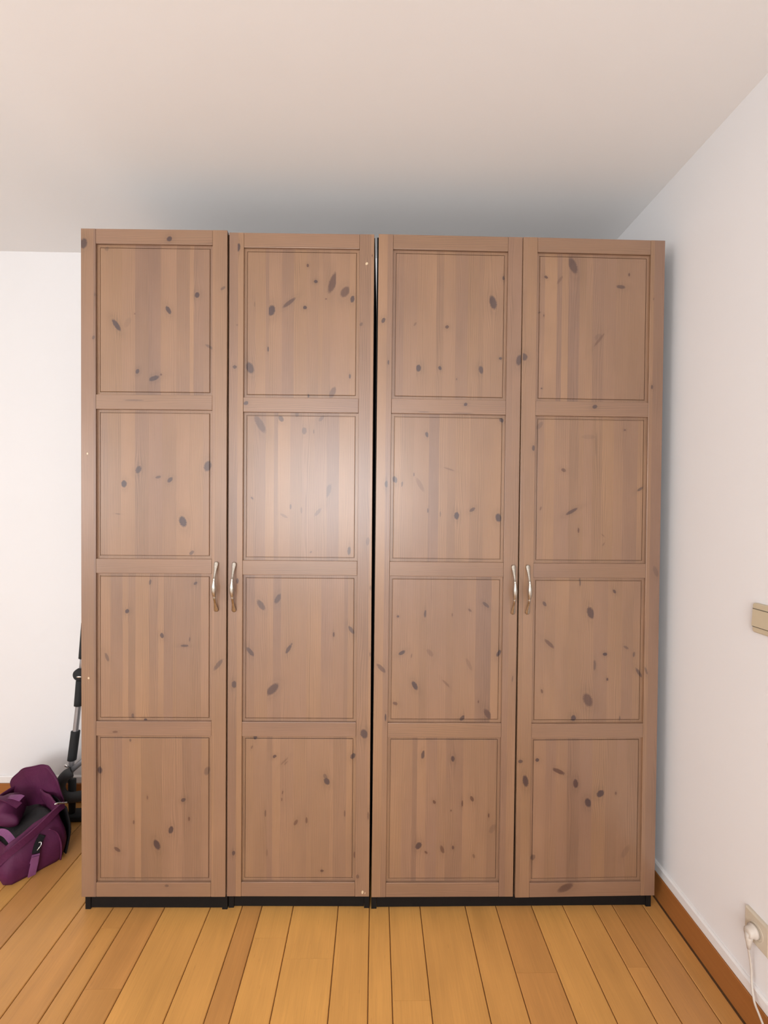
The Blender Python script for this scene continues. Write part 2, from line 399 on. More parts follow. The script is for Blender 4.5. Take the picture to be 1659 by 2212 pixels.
 '2P0': [(0.3962,2.0662,0.0237,0.0118,105,0.9,0.0,-1.0,2.0),(0.2385,1.9791,0.0066,0.0057,20,0.9,0.3,-1.0,2.0),(0.128,1.9865,0.0071,0.0035,60,0.4,0.5,-1.0,2.0),(0.1416,1.8363,0.0118,0.0087,90,1,0.0,0.134,2.0),(0.2156,1.8375,0.0071,0.0054,115,1,0.0,-1.0,2.0),(0.3584,1.8335,0.0134,0.0082,105,0.9,0.0,-1.0,0.3654),(0.4249,1.8741,0.0057,0.0047,0,0.9,0.0,-1.0,2.0),(0.4317,2.1505,0.0071,0.0044,90,0.9,0.0,-1.0,2.0),(0.2734,1.8005,0.0039,0.0019,90,0.5,0.0,-1.0,2.0)],
 '2P1': [(0.065,1.4516,0.0119,0.0079,110,0.9,0.0,-1.0,2.0),(0.0896,1.4361,0.0095,0.0032,80,0.6,0.0,0.0874,2.0),(0.1742,1.6078,0.0095,0.0057,110,0.9,0.0,-1.0,0.1786),(0.4319,1.6619,0.0087,0.0071,135,1,0.0,-1.0,2.0),(0.1305,1.4697,0.0063,0.0022,90,0.6,0.0,-1.0,2.0),(0.1519,1.4352,0.0269,0.0079,120,0.28,0.5,-1.0,2.0),(0.2522,1.4901,0.019,0.0029,-18,0.35,0.5,-1.0,2.0),(0.1801,1.3461,0.0079,0.0025,90,0.8,0.0,0.1782,2.0),(0.224,1.3344,0.0095,0.0022,90,0.4,0.0,-1.0,2.0),(0.2805,1.3292,0.0124,0.0086,90,1,0.0,-1.0,2.0),(0.3346,1.3507,0.0111,0.0057,35,0.8,0.2,-1.0,2.0),(0.4263,1.3236,0.0151,0.0103,105,1,0.0,-1.0,2.0)],
 '2P2': [(0.0811,0.9778,0.0045,0.0041,0,0.9,0.15,-1.0,2.0),(0.1759,0.9877,0.0127,0.0045,85,0.8,0.0,-1.0,0.1791),(0.2696,0.9849,0.0064,0.0016,90,0.6,0.5,-1.0,2.0),(0.3309,1.0011,0.0072,0.0038,140,0.6,0.3,-1.0,2.0),(0.3867,1.0205,0.0144,0.0056,140,0.7,0.0,-1.0,2.0),(0.0964,0.8515,0.0127,0.0061,30,0.95,0.0,-1.0,2.0),(0.13,0.841,0.008,0.0019,80,0.5,0.4,-1.0,2.0),(0.1425,0.7374,0.0168,0.008,120,1,0.0,-1.0,2.0),(0.0753,0.6745,0.0088,0.0057,160,0.8,0.4,-1.0,2.0),(0.1937,0.8523,0.016,0.008,130,0.3,0.5,-1.0,2.0),(0.3303,0.8127,0.024,0.0064,115,0.25,0.5,-1.0,2.0),(0.2511,0.7454,0.0176,0.004,135,0.4,0.5,-1.0,2.0),(0.4342,0.8513,0.0128,0.0064,60,1,0.0,-1.0,2.0),(0.3652,0.6815,0.0051,0.0019,90,0.9,0.5,-1.0,2.0),(0.3986,0.6382,0.0209,0.0096,125,0.8,0.15,-1.0,0.4089),(0.3105,0.6238,0.012,0.0072,50,0.9,0.0,-1.0,0.3169)],
 '2P3': [(0.1744,0.4956,0.0144,0.0064,80,0.9,0.0,-1.0,0.1792),(0.2787,0.4815,0.0103,0.0064,95,1,0.0,-1.0,2.0),(0.2157,0.3293,0.0071,0.0048,120,0.9,0.5,-1.0,2.0),(0.3137,0.324,0.0121,0.0032,90,0.8,0.4,-1.0,0.3169),(0.2748,0.2994,0.0035,0.0023,90,0.8,0.5,-1.0,2.0),(0.3475,0.3408,0.0105,0.0058,115,0.8,0.4,-1.0,2.0),(0.407,0.2816,0.0081,0.0026,90,1,0.4,-1.0,2.0),(0.1625,0.1755,0.0129,0.0096,55,1,0.0,-1.0,2.0),(0.1891,0.1521,0.0064,0.0039,140,0.8,0.5,-1.0,2.0),(0.2455,0.1626,0.0145,0.0064,110,0.7,0.35,-1.0,2.0),(0.283,0.1688,0.0068,0.0042,90,0.9,0.2,-1.0,2.0),(0.3565,0.1386,0.0081,0.0042,110,0.5,0.4,-1.0,2.0),(0.4206,0.2348,0.0177,0.0097,60,0.25,0.0,-1.0,2.0)],
 '2R1': [(0.3049,1.7125,0.0063,0.0054,30,1,0.0,-1.0,2.0),(0.2942,1.6822,0.0395,0.0019,0,0.4,0.0,-1.0,2.0),(0.1604,1.6844,0.0189,0.0016,0,0.4,0.0,-1.0,2.0)],
 '2SL': [(0.0187,1.9945,0.0094,0.006,60,0.9,0.0,-1.0,2.0),(0.0379,1.8519,0.0079,0.0031,90,0.8,0.0,-1.0,0.0401),(0.036,1.4355,0.0111,0.0063,90,0.9,0.0,-1.0,0.0398),(0.0254,0.7994,0.0207,0.0072,135,0.7,0.2,-1.0,0.0397),(0.0418,0.6289,0.0128,0.0032,90,0.9,0.0,0.037,0.0466)],
 '2SR': [(0.4871,1.8672,0.0182,0.0095,80,0.85,0.0,-1.0,2.0),(0.4812,0.7649,0.0112,0.0019,85,0.5,0.0,-1.0,2.0)],
 '3P0': [(0.0825,2.1562,0.0069,0.0047,150,0.9,0.2,-1.0,2.0),(0.1749,2.1984,0.0298,0.0133,115,0.75,0.1,0.1604,2.0),(0.3733,2.171,0.006,0.0032,90,0.8,0.4,-1.0,2.0),(0.3449,2.1286,0.0158,0.0063,-5,0.75,0.1,0.3288,2.0),(0.1307,2.1475,0.0173,0.0047,55,0.35,0.5,-1.0,2.0),(0.0764,2.0242,0.0044,0.0019,90,0.9,0.5,-1.0,2.0),(0.0612,2.035,0.0035,0.0022,0,0.7,0.3,-1.0,2.0),(0.0718,1.7736,0.0032,0.0025,0,0.8,0.25,-1.0,2.0),(0.272,1.9446,0.0284,0.0044,52,0.45,0.5,-1.0,2.0),(0.267,1.954,0.0142,0.0095,40,0.2,0.0,-1.0,2.0)],
 '3P1': [(0.1529,1.492,0.0087,0.006,150,0.7,0.4,-1.0,2.0),(0.1834,1.3489,0.0231,0.0057,30,0.85,0.15,-1.0,2.0),(0.4245,1.4293,0.0128,0.0045,35,0.7,0.0,-1.0,2.0),(0.2083,1.2835,0.0088,0.0032,90,0.8,0.5,-1.0,2.0),(0.3665,1.634,0.0041,0.0035,0,0.7,0.3,-1.0,2.0),(0.0671,1.6454,0.0158,0.0079,50,0.3,0.0,-1.0,2.0),(0.0742,1.3582,0.0072,0.0029,70,0.5,0.5,-1.0,2.0),(0.2975,1.2356,0.0072,0.0022,60,0.4,0.5,-1.0,2.0),(0.2954,1.266,0.0064,0.0016,-40,0.4,0.5,-1.0,2.0),(0.2384,1.6084,0.0238,0.0079,0,0.15,0.0,-1.0,2.0)],
 '3P2': [(0.0923,1.0264,0.0099,0.0054,125,0.8,0.15,-1.0,2.0),(0.2551,0.9954,0.0209,0.012,110,0.9,0.1,-1.0,0.2665),(0.3385,1.0706,0.0077,0.0048,120,0.9,0.15,-1.0,2.0),(0.2168,1.1029,0.0144,0.0029,90,0.7,0.0,-1.0,0.2194),(0.1114,0.8869,0.0225,0.0064,138,0.7,0.35,-1.0,0.1279),(0.3084,0.8504,0.0077,0.0058,0,1,0.0,-1.0,2.0),(0.2716,0.812,0.0177,0.0055,90,0.55,0.0,0.2686,2.0),(0.318,0.7623,0.0052,0.0036,90,1,0.15,-1.0,2.0),(0.0871,0.7207,0.008,0.0039,105,0.7,0.45,-1.0,2.0),(0.25,0.6896,0.0242,0.0153,115,0.8,0.25,-1.0,2.0),(0.2001,0.6255,0.0113,0.0089,90,1,0.0,-1.0,2.0),(0.3831,0.8741,0.0097,0.0045,150,0.5,0.0,-1.0,2.0),(0.4113,0.8498,0.0097,0.004,85,0.6,0.0,-1.0,2.0),(0.4303,0.7851,0.0194,0.0057,125,0.75,0.0,-1.0,2.0),(0.3643,0.6239,0.0097,0.0023,90,0.6,0.0,-1.0,2.0)],
 '3P3': [(0.0742,0.4793,0.0068,0.0065,0,1,0.0,-1.0,2.0),(0.1501,0.4389,0.0235,0.0074,155,0.9,0.3,0.1283,2.0),(0.211,0.3953,0.0154,0.0088,95,1,0.15,-1.0,2.0),(0.2561,0.3272,0.0162,0.0106,110,1,0.0,-1.0,0.2666),(0.2997,0.3591,0.0146,0.0111,40,1,0.0,-1.0,0.3128),(0.3544,0.3599,0.0057,0.0033,90,0.7,0.45,-1.0,2.0),(0.0632,0.1354,0.0114,0.0073,60,0.6,0.0,-1.0,2.0),(0.3916,0.1525,0.0261,0.0098,60,0.2,0.0,-1.0,2.0)],
 '3R1': [(0.2562,1.7117,0.0087,0.0067,20,0.9,0.0,-1.0,2.0)],
 '3R4': [(0.1771,0.0325,0.0294,0.0122,25,0.75,0.15,-1.0,2.0)],
 '3SL': [(0.0069,1.8786,0.0126,0.0118,120,0.85,0.0,0.0024,2.0),(0.0441,1.5661,0.0095,0.0054,90,0.8,0.0,-1.0,0.0483),(0.0123,0.4787,0.0081,0.0061,0,0.8,0.0,-1.0,2.0),(0.031,0.4097,0.0202,0.0097,100,1,0.0,-1.0,2.0)],
 '3SR': [(0.4559,1.7827,0.0079,0.0035,90,0.8,0.0,-1.0,2.0),(0.4565,2.086,0.004,0.0016,90,0.6,0.5,-1.0,2.0),(0.4799,1.1425,0.0193,0.008,110,0.3,0.0,-1.0,2.0),(0.4515,0.7946,0.0146,0.004,110,0.5,0.0,-1.0,2.0)],
}
STAVES = {
 '0P0': [(0.135,0.0),(0.179,0.1),(0.2245,-0.3),(0.2653,-0.25),(0.3203,0.05),(0.3643,-0.05),(0.3785,0.35),(0.4131,-0.15),(0.4382,0.1)],
 '0P1': [(0.0867,0),(0.1307,-0.1),(0.1794,0.1),(0.225,-0.15),(0.2722,0.05),(0.3194,-0.05),(0.365,0.1),(0.4106,0.15),(0.4374,0.15)],
 '0P2': [(0.0948,0),(0.1357,-0.1),(0.1562,0.2),(0.1814,-0.2),(0.227,0.15),(0.257,-0.1),(0.2774,0.1),(0.3089,-0.1),(0.3215,0.05),(0.3672,-0.1),(0.405,-0.2),(0.4381,0.2)],
 '0P3': [(0.0857,0.1),(0.1062,0),(0.1345,-0.15),(0.1566,0.2),(0.1786,-0.1),(0.1991,0.1),(0.2716,-0.2),(0.341,0.15),(0.3741,-0.15),(0.4057,-0.1),(0.4357,0.05)],
 '1P0': [(0.0888,0),(0.1233,0.05),(0.1343,-0.15),(0.1782,0),(0.219,-0.1),(0.2646,0.1),(0.2756,-0.05),(0.3039,-0.15),(0.318,0.1),(0.3447,0),(0.3668,0.15),(0.4108,0.1),(0.4376,0.15)],
 '1P1': [(0.0837,0),(0.1247,-0.1),(0.1531,0.15),(0.1673,-0.25),(0.2099,0.1),(0.2509,-0.1),(0.2935,0.05),(0.3362,0.05),(0.3773,-0.15),(0.4358,0.15)],
 '1P2': [(0.0895,-0.05),(0.1338,0),(0.1544,0.1),(0.1814,-0.15),(0.2686,0.1),(0.3194,0.1),(0.3607,0.05),(0.3988,0.05),(0.4115,-0.1),(0.437,0.1)],
 '1P3': [(0.0872,-0.05),(0.135,-0.1),(0.1541,-0.2),(0.1812,0.2),(0.2273,0.05),(0.2736,-0.1),(0.2879,0.1),(0.3517,-0.1),(0.3645,0.15),(0.4107,-0.1),(0.4363,0.05)],
 '2P0': [(0.088,-0.1),(0.1339,0.05),(0.2005,0),(0.2259,-0.1),(0.2672,0.05),(0.3086,0),(0.3468,0),(0.3644,-0.15),(0.4362,0.05)],
 '2P1': [(0.0845,0.1),(0.129,0),(0.1799,0.05),(0.2149,-0.15),(0.2468,0.05),(0.2739,-0.1),(0.3234,0.15),(0.3714,-0.1),(0.4387,0.1)],
 '2P2': [(0.0886,0.05),(0.1332,0),(0.1555,0.1),(0.1811,-0.2),(0.2482,0.1),(0.2706,-0.15),(0.3187,0),(0.3508,0.1),(0.4054,-0.25),(0.4376,0.15)],
 '2P3': [(0.1002,0.1),(0.1354,0.05),(0.153,-0.25),(0.1851,0.15),(0.2235,-0.05),(0.254,0.05),(0.3135,-0.15),(0.3586,0),(0.3972,-0.1),(0.4392,-0.05)],
 '3P0': [(0.0779,0),(0.1212,0.1),(0.1372,-0.1),(0.1613,0.1),(0.1998,-0.15),(0.224,0),(0.2465,0.1),(0.2868,-0.1),(0.3271,0.05),(0.3739,-0.1),(0.4289,0)],
 '3P1': [(0.0814,0),(0.1184,0.15),(0.17,0.05),(0.204,-0.2),(0.2217,0),(0.2525,0.1),(0.2865,-0.05),(0.327,0.05),(0.3611,0),(0.4115,-0.15),(0.4359,-0.05)],
 '3P2': [(0.0893,0.05),(0.1298,0.1),(0.1768,0.1),(0.2223,-0.1),(0.2662,0),(0.315,-0.1),(0.3656,0),(0.4065,-0.05),(0.4359,-0.1)],
 '3P3': [(0.1034,0.1),(0.1392,0),(0.1783,0.05),(0.224,-0.2),(0.2681,0),(0.3155,0.1),(0.3565,-0.15),(0.391,0.05),(0.4436,-0.1)],
}
# the uprights are glued from two or three strips as well
STAVES.update({'0SL': [(.041, -.06), (.050, -.26)], '0SR': [(.4530, .14), (.4945, -.06)], '1SL': [(.0290, -.10), (.050, .16)],
               '1SR': [(.4840, -.10), (.4945, .10)], '2SL': [(.0300, .14), (.050, .02)], '2SR': [(.4640, -.04), (.4945, .04)],
               '3SL': [(.0150, -.10), (.050, -.02)], '3SR': [(.4560, .06), (.4945, -.16)]})
DW = 0.4945
# ------------------------------------------------------------------ stained pine of the wardrobe doors
# one knot: an ellipse on the board (door coordinates in metres), cut off where its stave ends
def make_knot_group():
    g = bpy.data.node_groups.new('knot', 'ShaderNodeTree')
    I = lambda n, t, d=None: g.interface.new_socket(name=n, in_out='INPUT', socket_type=t)
    Oo = lambda n: g.interface.new_socket(name=n, in_out='OUTPUT', socket_type='NodeSocketFloat')
    I('P', 'NodeSocketVector'); I('C', 'NodeSocketVector')
    for n in ('Cos', 'Sin', 'InvA', 'InvB', 'Lo', 'Hi', 'Strength', 'Tint', 'Wob', 'K', 'T', 'H', 'R', 'W'):
        I(n, 'NodeSocketFloat')
    for n in ('K', 'T', 'H', 'R', 'W'):
        Oo(n)
    gi = g.nodes.new('NodeGroupInput'); go = g.nodes.new('NodeGroupOutput')
    s = gi.outputs
    d = g.nodes.new('ShaderNodeVectorMath'); d.operation = 'SUBTRACT'
    g.links.new(s['P'], d.inputs[0]); g.links.new(s['C'], d.inputs[1])
    sp = g.nodes.new('ShaderNodeSeparateXYZ'); g.links.new(d.outputs[0], sp.inputs[0])
    dx, dy = sp.outputs[0], sp.outputs[1]
    p = MA(g, 'MULTIPLY', MA(g, 'ADD', MA(g, 'MULTIPLY', dx, s['Cos']), MA(g, 'MULTIPLY', dy, s['Sin'])), s['InvA'])
    q = MA(g, 'MULTIPLY', MA(g, 'SUBTRACT', MA(g, 'MULTIPLY', dy, s['Cos']), MA(g, 'MULTIPLY', dx, s['Sin'])), s['InvB'])
    L = MA(g, 'SQRT', MA(g, 'ADD', MA(g, 'MULTIPLY', p, p), MA(g, 'MULTIPLY', q, q)))
    L = MA(g, 'ADD', L, s['Wob'])
    sx = g.nodes.new('ShaderNodeSeparateXYZ'); g.links.new(s['P'], sx.inputs[0])
    ins = MA(g, 'MULTIPLY', MA(g, 'GREATER_THAN', sx.outputs[0], s['Lo']), MA(g, 'LESS_THAN', sx.outputs[0], s['Hi']))
    st = MA(g, 'MULTIPLY', ins, s['Strength'])
    mask = MA(g, 'MULTIPLY', MA(g, 'MULTIPLY_ADD', L, -3.4, 3.75, clamp=True), st)
    g.links.new(MA(g, 'MAXIMUM', s['K'], mask), go.inputs['K'])
    g.links.new(MA(g, 'MAXIMUM', s['T'], MA(g, 'MULTIPLY', mask, s['Tint'])), go.inputs['T'])
    nochip = MA(g, 'LESS_THAN', s['Tint'], 0.9)
    halo = MA(g, 'MULTIPLY', MA(g, 'POWER', 2.718, MA(g, 'MULTIPLY', MA(g, 'MULTIPLY', L, L), -0.30)), MA(g, 'MULTIPLY', st, nochip))
    g.links.new(MA(g, 'MAXIMUM', s['H'], halo), go.inputs['H'])
    rl = MA(g, 'SUBTRACT', L, 1.32)
    ring = MA(g, 'MULTIPLY', MA(g, 'POWER', 2.718, MA(g, 'MULTIPLY', MA(g, 'MULTIPLY', rl, rl), -26.0)), MA(g, 'MULTIPLY', st, nochip))
    g.links.new(MA(g, 'MAXIMUM', s['R'], ring), go.inputs['R'])
    # the grain is pushed aside round the knot
    gx = MA(g, 'MULTIPLY', MA(g, 'MULTIPLY', dx, s['InvB']), 0.42)
    gy = MA(g, 'MULTIPLY', MA(g, 'MULTIPLY', dy, s['InvB']), 0.17)
    ga = MA(g, 'POWER', 2.718, MA(g, 'MULTIPLY', MA(g, 'ADD', MA(g, 'MULTIPLY', gx, gx), MA(g, 'MULTIPLY', gy, gy)), -1.0))
    wv = MA(g, 'MULTIPLY', MA(g, 'MULTIPLY', dx, ga), MA(g, 'MULTIPLY', st, -0.8))
    g.links.new(MA(g, 'ADD', s['W'], wv), go.inputs['W'])
    return g

def make_pine_group():
    g = bpy.data.node_groups.new('stained_pine', 'ShaderNodeTree')
    for n, t in (('P', 'NodeSocketVector'), ('Horizontal', 'NodeSocketFloat'), ('Tone', 'NodeSocketFloat'), ('Hue', 'NodeSocketFloat'),
                 ('Rand', 'NodeSocketFloat'), ('K', 'NodeSocketFloat'), ('T', 'NodeSocketFloat'), ('H', 'NodeSocketFloat'),
                 ('R', 'NodeSocketFloat'), ('W', 'NodeSocketFloat')):
        g.interface.new_socket(name=n, in_out='INPUT', socket_type=t)
    g.interface.new_socket(name='Color', in_out='OUTPUT', socket_type='NodeSocketColor')
    gi = g.nodes.new('NodeGroupInput'); go = g.nodes.new('NodeGroupOutput')
    s = gi.outputs
    sp = g.nodes.new('ShaderNodeSeparateXYZ'); g.links.new(s['P'], sp.inputs[0])
    hz = s['Horizontal']; iv = MA(g, 'SUBTRACT', 1.0, hz)
    ac = MA(g, 'ADD', MA(g, 'MULTIPLY', sp.outputs[0], iv), MA(g, 'MULTIPLY', sp.outputs[1], hz))
    al = MA(g, 'ADD', MA(g, 'MULTIPLY', sp.outputs[1], iv), MA(g, 'MULTIPLY', sp.outputs[0], hz))
    ac = MA(g, 'ADD', ac, s['W'])
    rz = MA(g, 'MULTIPLY', s['Rand'], 83.0)
    M = lambda a, b: MA(g, 'MULTIPLY', a, b)
    n1 = NOISE(g, COMB(g, M(ac, 24.0), M(al, 1.5), rz), 1.0, 3, 0.5)
    ring = MA(g, 'SINE', MA(g, 'ADD', M(ac, 1150.0), M(n1, 42.0)))
    ring = MA(g, 'POWER', MA(g, 'MULTIPLY_ADD', ring, 0.5, 0.5), 2.0)
    amp = NOISE(g, COMB(g, M(ac, 16.0), M(al, 0.9), MA(g, 'ADD', rz, 5.0)), 1.0, 1)
    fib = NOISE(g, COMB(g, M(ac, 900.0), M(al, 16.0), rz), 1.0, 3, 0.6)
    blo = NOISE(g, COMB(g, M(ac, 9.0), M(al, 2.6), MA(g, 'ADD', rz, 2.0)), 1.0, 3, 0.55)
    blo2 = NOISE(g, COMB(g, M(ac, 5.0), M(al, 1.7), MA(g, 'ADD', rz, 11.0)), 1.0, 2, 0.5)
    v = MA(g, 'MULTIPLY_ADD', s['Tone'], 0.36, 1.0)
    v = M(v, MA(g, 'MULTIPLY_ADD', blo, 0.40, 0.80))
    ra = M(ring, MA(g, 'MULTIPLY_ADD', amp, 0.44, -0.09))
    v = M(v, MA(g, 'SUBTRACT', 1.02, ra))
    v = M(v, MA(g, 'MULTIPLY_ADD', fib, 0.22, 0.89))
    v = M(v, MA(g, 'MULTIPLY_ADD', s['H'], -0.26, 1.0))
    v = M(v, MA(g, 'MULTIPLY_ADD', s['R'], 0.09, 1.0))
    hue = MA(g, 'ADD', s['Hue'], MA(g, 'MULTIPLY_ADD', blo2, 1.6, -0.8), clamp=True)
    base = MIX(g, hue, (0.268, 0.150, 0.082), (0.228, 0.129, 0.084))
    base = MIX(g, 1.0, base, COMB(g, v, v, v), 'MULTIPLY')
    kc = g.nodes.new('ShaderNodeValToRGB')
    el = kc.color_ramp.elements
    el[0].position, el[0].color = 0.0, (0.056, 0.032, 0.032, 1)
    el[1].position, el[1].color = 1.0, (0.62, 0.48, 0.31, 1)
    e2 = el.new(0.5); e2.color = (0.088, 0.034, 0.021, 1)
    tn = MA(g, 'DIVIDE', s['T'], MA(g, 'MAXIMUM', s['K'], 0.02))
    g.links.new(tn, kc.inputs[0])
    kv = MA(g, 'MULTIPLY_ADD', fib, 0.5, 0.75)
    kcol = MIX(g, 1.0, kc.outputs[0], COMB(g, kv, kv, kv), 'MULTIPLY')
    col = MIX(g, M(s['K'], 0.93), base, kcol)
    g.links.new(col, go.inputs['Color'])
    return g

G_KNOT, G_PINE = make_knot_group(), make_pine_group()

def pine(name, knots, staves, horizontal, rr):
    mt, nt, b = new_mat(name)
    uvn = N(nt, 'ShaderNodeUVMap'); uvn.uv_map = 'board'
    P = uvn.outputs[0]
    wob = NOISE(nt, P, 260.0, 1)
    wob = MA(nt, 'MULTIPLY_ADD', wob, 0.5, -0.25)
    prev = None
    for (u, v, a, bb, ang, st, ti, lo, hi) in knots:
        n = N(nt, 'ShaderNodeGroup'); n.node_tree = G_KNOT
        nt.links.new(P, n.inputs['P'])
        n.inputs['C'].default_value = (u, v, 0)
        an = math.radians(ang)
        for k_, val in (('Cos', math.cos(an)), ('Sin', math.sin(an)), ('InvA', 1 / max(a, .001)), ('InvB', 1 / max(bb, .001)),
                        ('Lo', lo), ('Hi', hi), ('Strength', st), ('Tint', ti)):
            n.inputs[k_].default_value = val
        nt.links.new(wob, n.inputs['Wob'])
        if prev:
            for k_ in 'KTHRW':
                nt.links.new(prev.outputs[k_], n.inputs[k_])
        prev = n
    pg = N(nt, 'ShaderNodeGroup'); pg.node_tree = G_PINE
    nt.links.new(P, pg.inputs['P'])
    if prev:
        for k_ in 'KTHR' + ('' if horizontal else 'W'):
            nt.links.new(prev.outputs[k_], pg.inputs[k_])
    pg.inputs['Horizontal'].default_value = 1.0 if horizontal else 0.0
    if staves:
        # neighbouring glued staves differ in tone: a constant ramp across the board
        sx = N(nt, 'ShaderNodeSeparateXYZ'); nt.links.new(P, sx.inputs[0])
        mr = N(nt, 'ShaderNodeMapRange'); nt.links.new(sx.outputs[0], mr.inputs[0])
        mr.inputs[1].default_value = 0.0; mr.inputs[2].default_value = DW
        rp = N(nt, 'ShaderNodeValToRGB'); rp.color_ramp.interpolation = 'CONSTANT'
        nt.links.new(mr.outputs[0], rp.inputs[0])
        pos = [0.0] + [max(0.0, u_ / DW) for u_, _ in staves[:-1]]
        els = rp.color_ramp.elements
        for i, (ps, (_, tone)) in enumerate(zip(pos, staves)):
            e_ = els[0] if i == 0 else (els[1] if i == 1 else els.new(ps))
            e_.position = ps
            hue = min(1, max(0, 0.45 - tone * 1.2 + rr.uniform(-.3, .3)))
            e_.color = (tone + 0.5, hue, rr.random(), 1)
        sc = N(nt, 'ShaderNodeSeparateColor'); nt.links.new(rp.outputs[0], sc.inputs[0])
        nt.links.new(MA(nt, 'SUBTRACT', sc.outputs[0], 0.5), pg.inputs['Tone'])
        nt.links.new(sc.outputs[1], pg.inputs['Hue'])
        nt.links.new(sc.outputs[2], pg.inputs['Rand'])
    else:
        pg.inputs['Tone'].default_value = rr.uniform(-.14, .06)
        pg.inputs['Hue'].default_value = rr.uniform(.3, .8)
        pg.inputs['Rand'].default_value = rr.random()
    nt.links.new(pg.outputs['Color'], b.inputs['Base Color'])
    b.inputs['Roughness'].default_value = 0.335
    b.inputs['Specular IOR Level'].default_value = 0.72
    vm = N(nt, 'ShaderNodeVectorMath', operation='MULTIPLY')
    nt.links.new(P, vm.inputs[0])
    vm.inputs[1].default_value = (16, 900, 1) if horizontal else (900, 16, 1)
    nt.links.new(BUMP(nt, NOISE(nt, vm.outputs[0], 1.0, 2, 0.6), 0.06, 0.0008), b.inputs['Normal'])
    return mt

M_BLACK = plain('black_brown_foil', (0.0075, 0.006, 0.0055), 0.65, nscale=30, spec=0.18)
M_TOP_BOUNCE = plain('top_bounce_grey', (0.34, 0.33, 0.32), 0.9)  # unseen wardrobe tops lightened from black to bounce light onto the ceiling
M_DARKIN = plain('dark_interior', (0.008, 0.006, 0.006), 0.7)
M_CORE = plain('door_core', (0.10, 0.055, 0.034), 0.6)

def handle_metal():
    mt, nt, b = new_mat('antique_nickel')
    tc = N(nt, 'ShaderNodeTexCoord')
    n = NOISE(nt, tc.outputs['Object'], 220.0, 3)
    c = MIX(nt, n, (0.28, 0.245, 0.205), (0.62, 0.57, 0.50))
    nt.links.new(c, b.inputs['Base Color'])
    b.inputs['Metallic'].default_value = 1.0
    nt.links.new(MA(nt, 'MULTIPLY_ADD', n, 0.14, 0.24), b.inputs['Roughness'])
    return mt
M_METAL = handle_metal()

# ------------------------------------------------------------------ door pieces: shared meshes, door coordinates (u right, v up, front at y = 0)
DW, DH, ST = 0.4945, 2.288, 0.050
PANEL_V = [(1.7285, 2.2380), (1.1690, 1.6785), (0.6095, 1.1190), (0.0500, 0.5595)]
RAIL_V = [(2.2380, 2.2880), (1.6785, 1.7285), (1.1190, 1.1690), (0.5595, 0.6095), (0.0, 0.0500)]

def board_uv(me):
    uvl = me.uv_layers.new(name='board')
    for lp in me.loops:
        c = me.vertices[lp.vertex_index].co
        uvl.data[lp.index].uv = (c.x, c.z)
    return me

def slot(me):
    me.materials.append(M_CORE)
    return me

ME_CORE = box_mesh('door', 0.003, DW - .003, .0135, .0195, .003, DH - .003)
ME_STILE = [slot(board_uv(box_mesh('stile', 0, ST - .0002, 0, .019, 0, DH, .0012, 2))),
            slot(board_uv(box_mesh('stile', DW - ST + .0002, DW, 0, .019, 0, DH, .0012, 2)))]
ME_RAIL = [slot(board_uv(box_mesh('rail', ST + .0002, DW - ST - .0002, .0003, .019, a + .0001, b_ - .0001, .0012, 2))) for a, b_ in RAIL_V]
def panel_mesh(v0, v1):
    bm = bmesh.new()
    u0, u1 = ST, DW - ST
    rings = []
    for ins, y in ((-.0015, .0135), (-.0015, .0095), (.0088, .0095), (.0091, .0122), (.0108, .0122), (.0112, .0082), (.0126, .0070), (.016, .0070)):
        rings.append([(u0 + ins, y, v0 + ins), (u1 - ins, y, v0 + ins), (u1 - ins, y, v1 - ins), (u0 + ins, y, v1 - ins)])
    loft(bm, rings)
    return slot(board_uv(bm_mesh(bm, 'panel')))
ME_PANEL = [panel_mesh(a, b_) for a, b_ in PANEL_V]

def handle_mesh():
    bm = bmesh.new()
    Ln = 0.171
    prof = [(0.000, .0030, .0020), (.012, .0052, .0026), (.030, .0064, .0030), (.060, .0062, .0030), (.110, .0050, .0030), (.180, .0039, .0030),
            (.250, .0033, .0030), (.305, .0031, .0030), (.315, .0041, .0041), (.330, .0042, .0042), (.340, .0032, .0032), (.350, .0042, .0042),
            (.362, .0041, .0041), (.372, .0035, .0035), (.420, .0050, .0046), (.480, .0064, .0054), (.540, .0068, .0056), (.600, .0060, .0050),
            (.660, .0045, .0041), (.690, .0034, .0034), (.700, .0041, .0041), (.715, .0041, .0041), (.725, .0032, .0032), (.735, .0040, .0040),
            (.745, .0032, .0031), (.820, .0034, .0030), (.890, .0048, .0030), (.940, .0062, .0030), (.970, .0064, .0030), (.988, .0052, .0026), (1.0, .0030, .0020)]
    rings = []
    for t, wx, wy in prof:
        z = Ln * (0.5 - t)
        q = math.sin(math.pi * min(1, max(0, (t - .015) / .97)))
        y = -.0034 - .0255 * q ** 1.25
        fl = 0.07 if .38 < t < .68 else 0.0
        wx *= 1.2; wy *= 1.15
        rings.append([(wx * math.cos(a) * (1 - fl * abs(math.sin(3 * a))), y + wy * math.sin(a) * (1 - fl * abs(math.sin(3 * a))), z)
                      for a in [2 * math.pi * k_ / 20 for k_ in range(20)]])
    loft(bm, rings)
    me = bm_mesh(bm, 'handle', True)
    me.materials.append(M_METAL)
    return me
ME_HANDLE = handle_mesh()

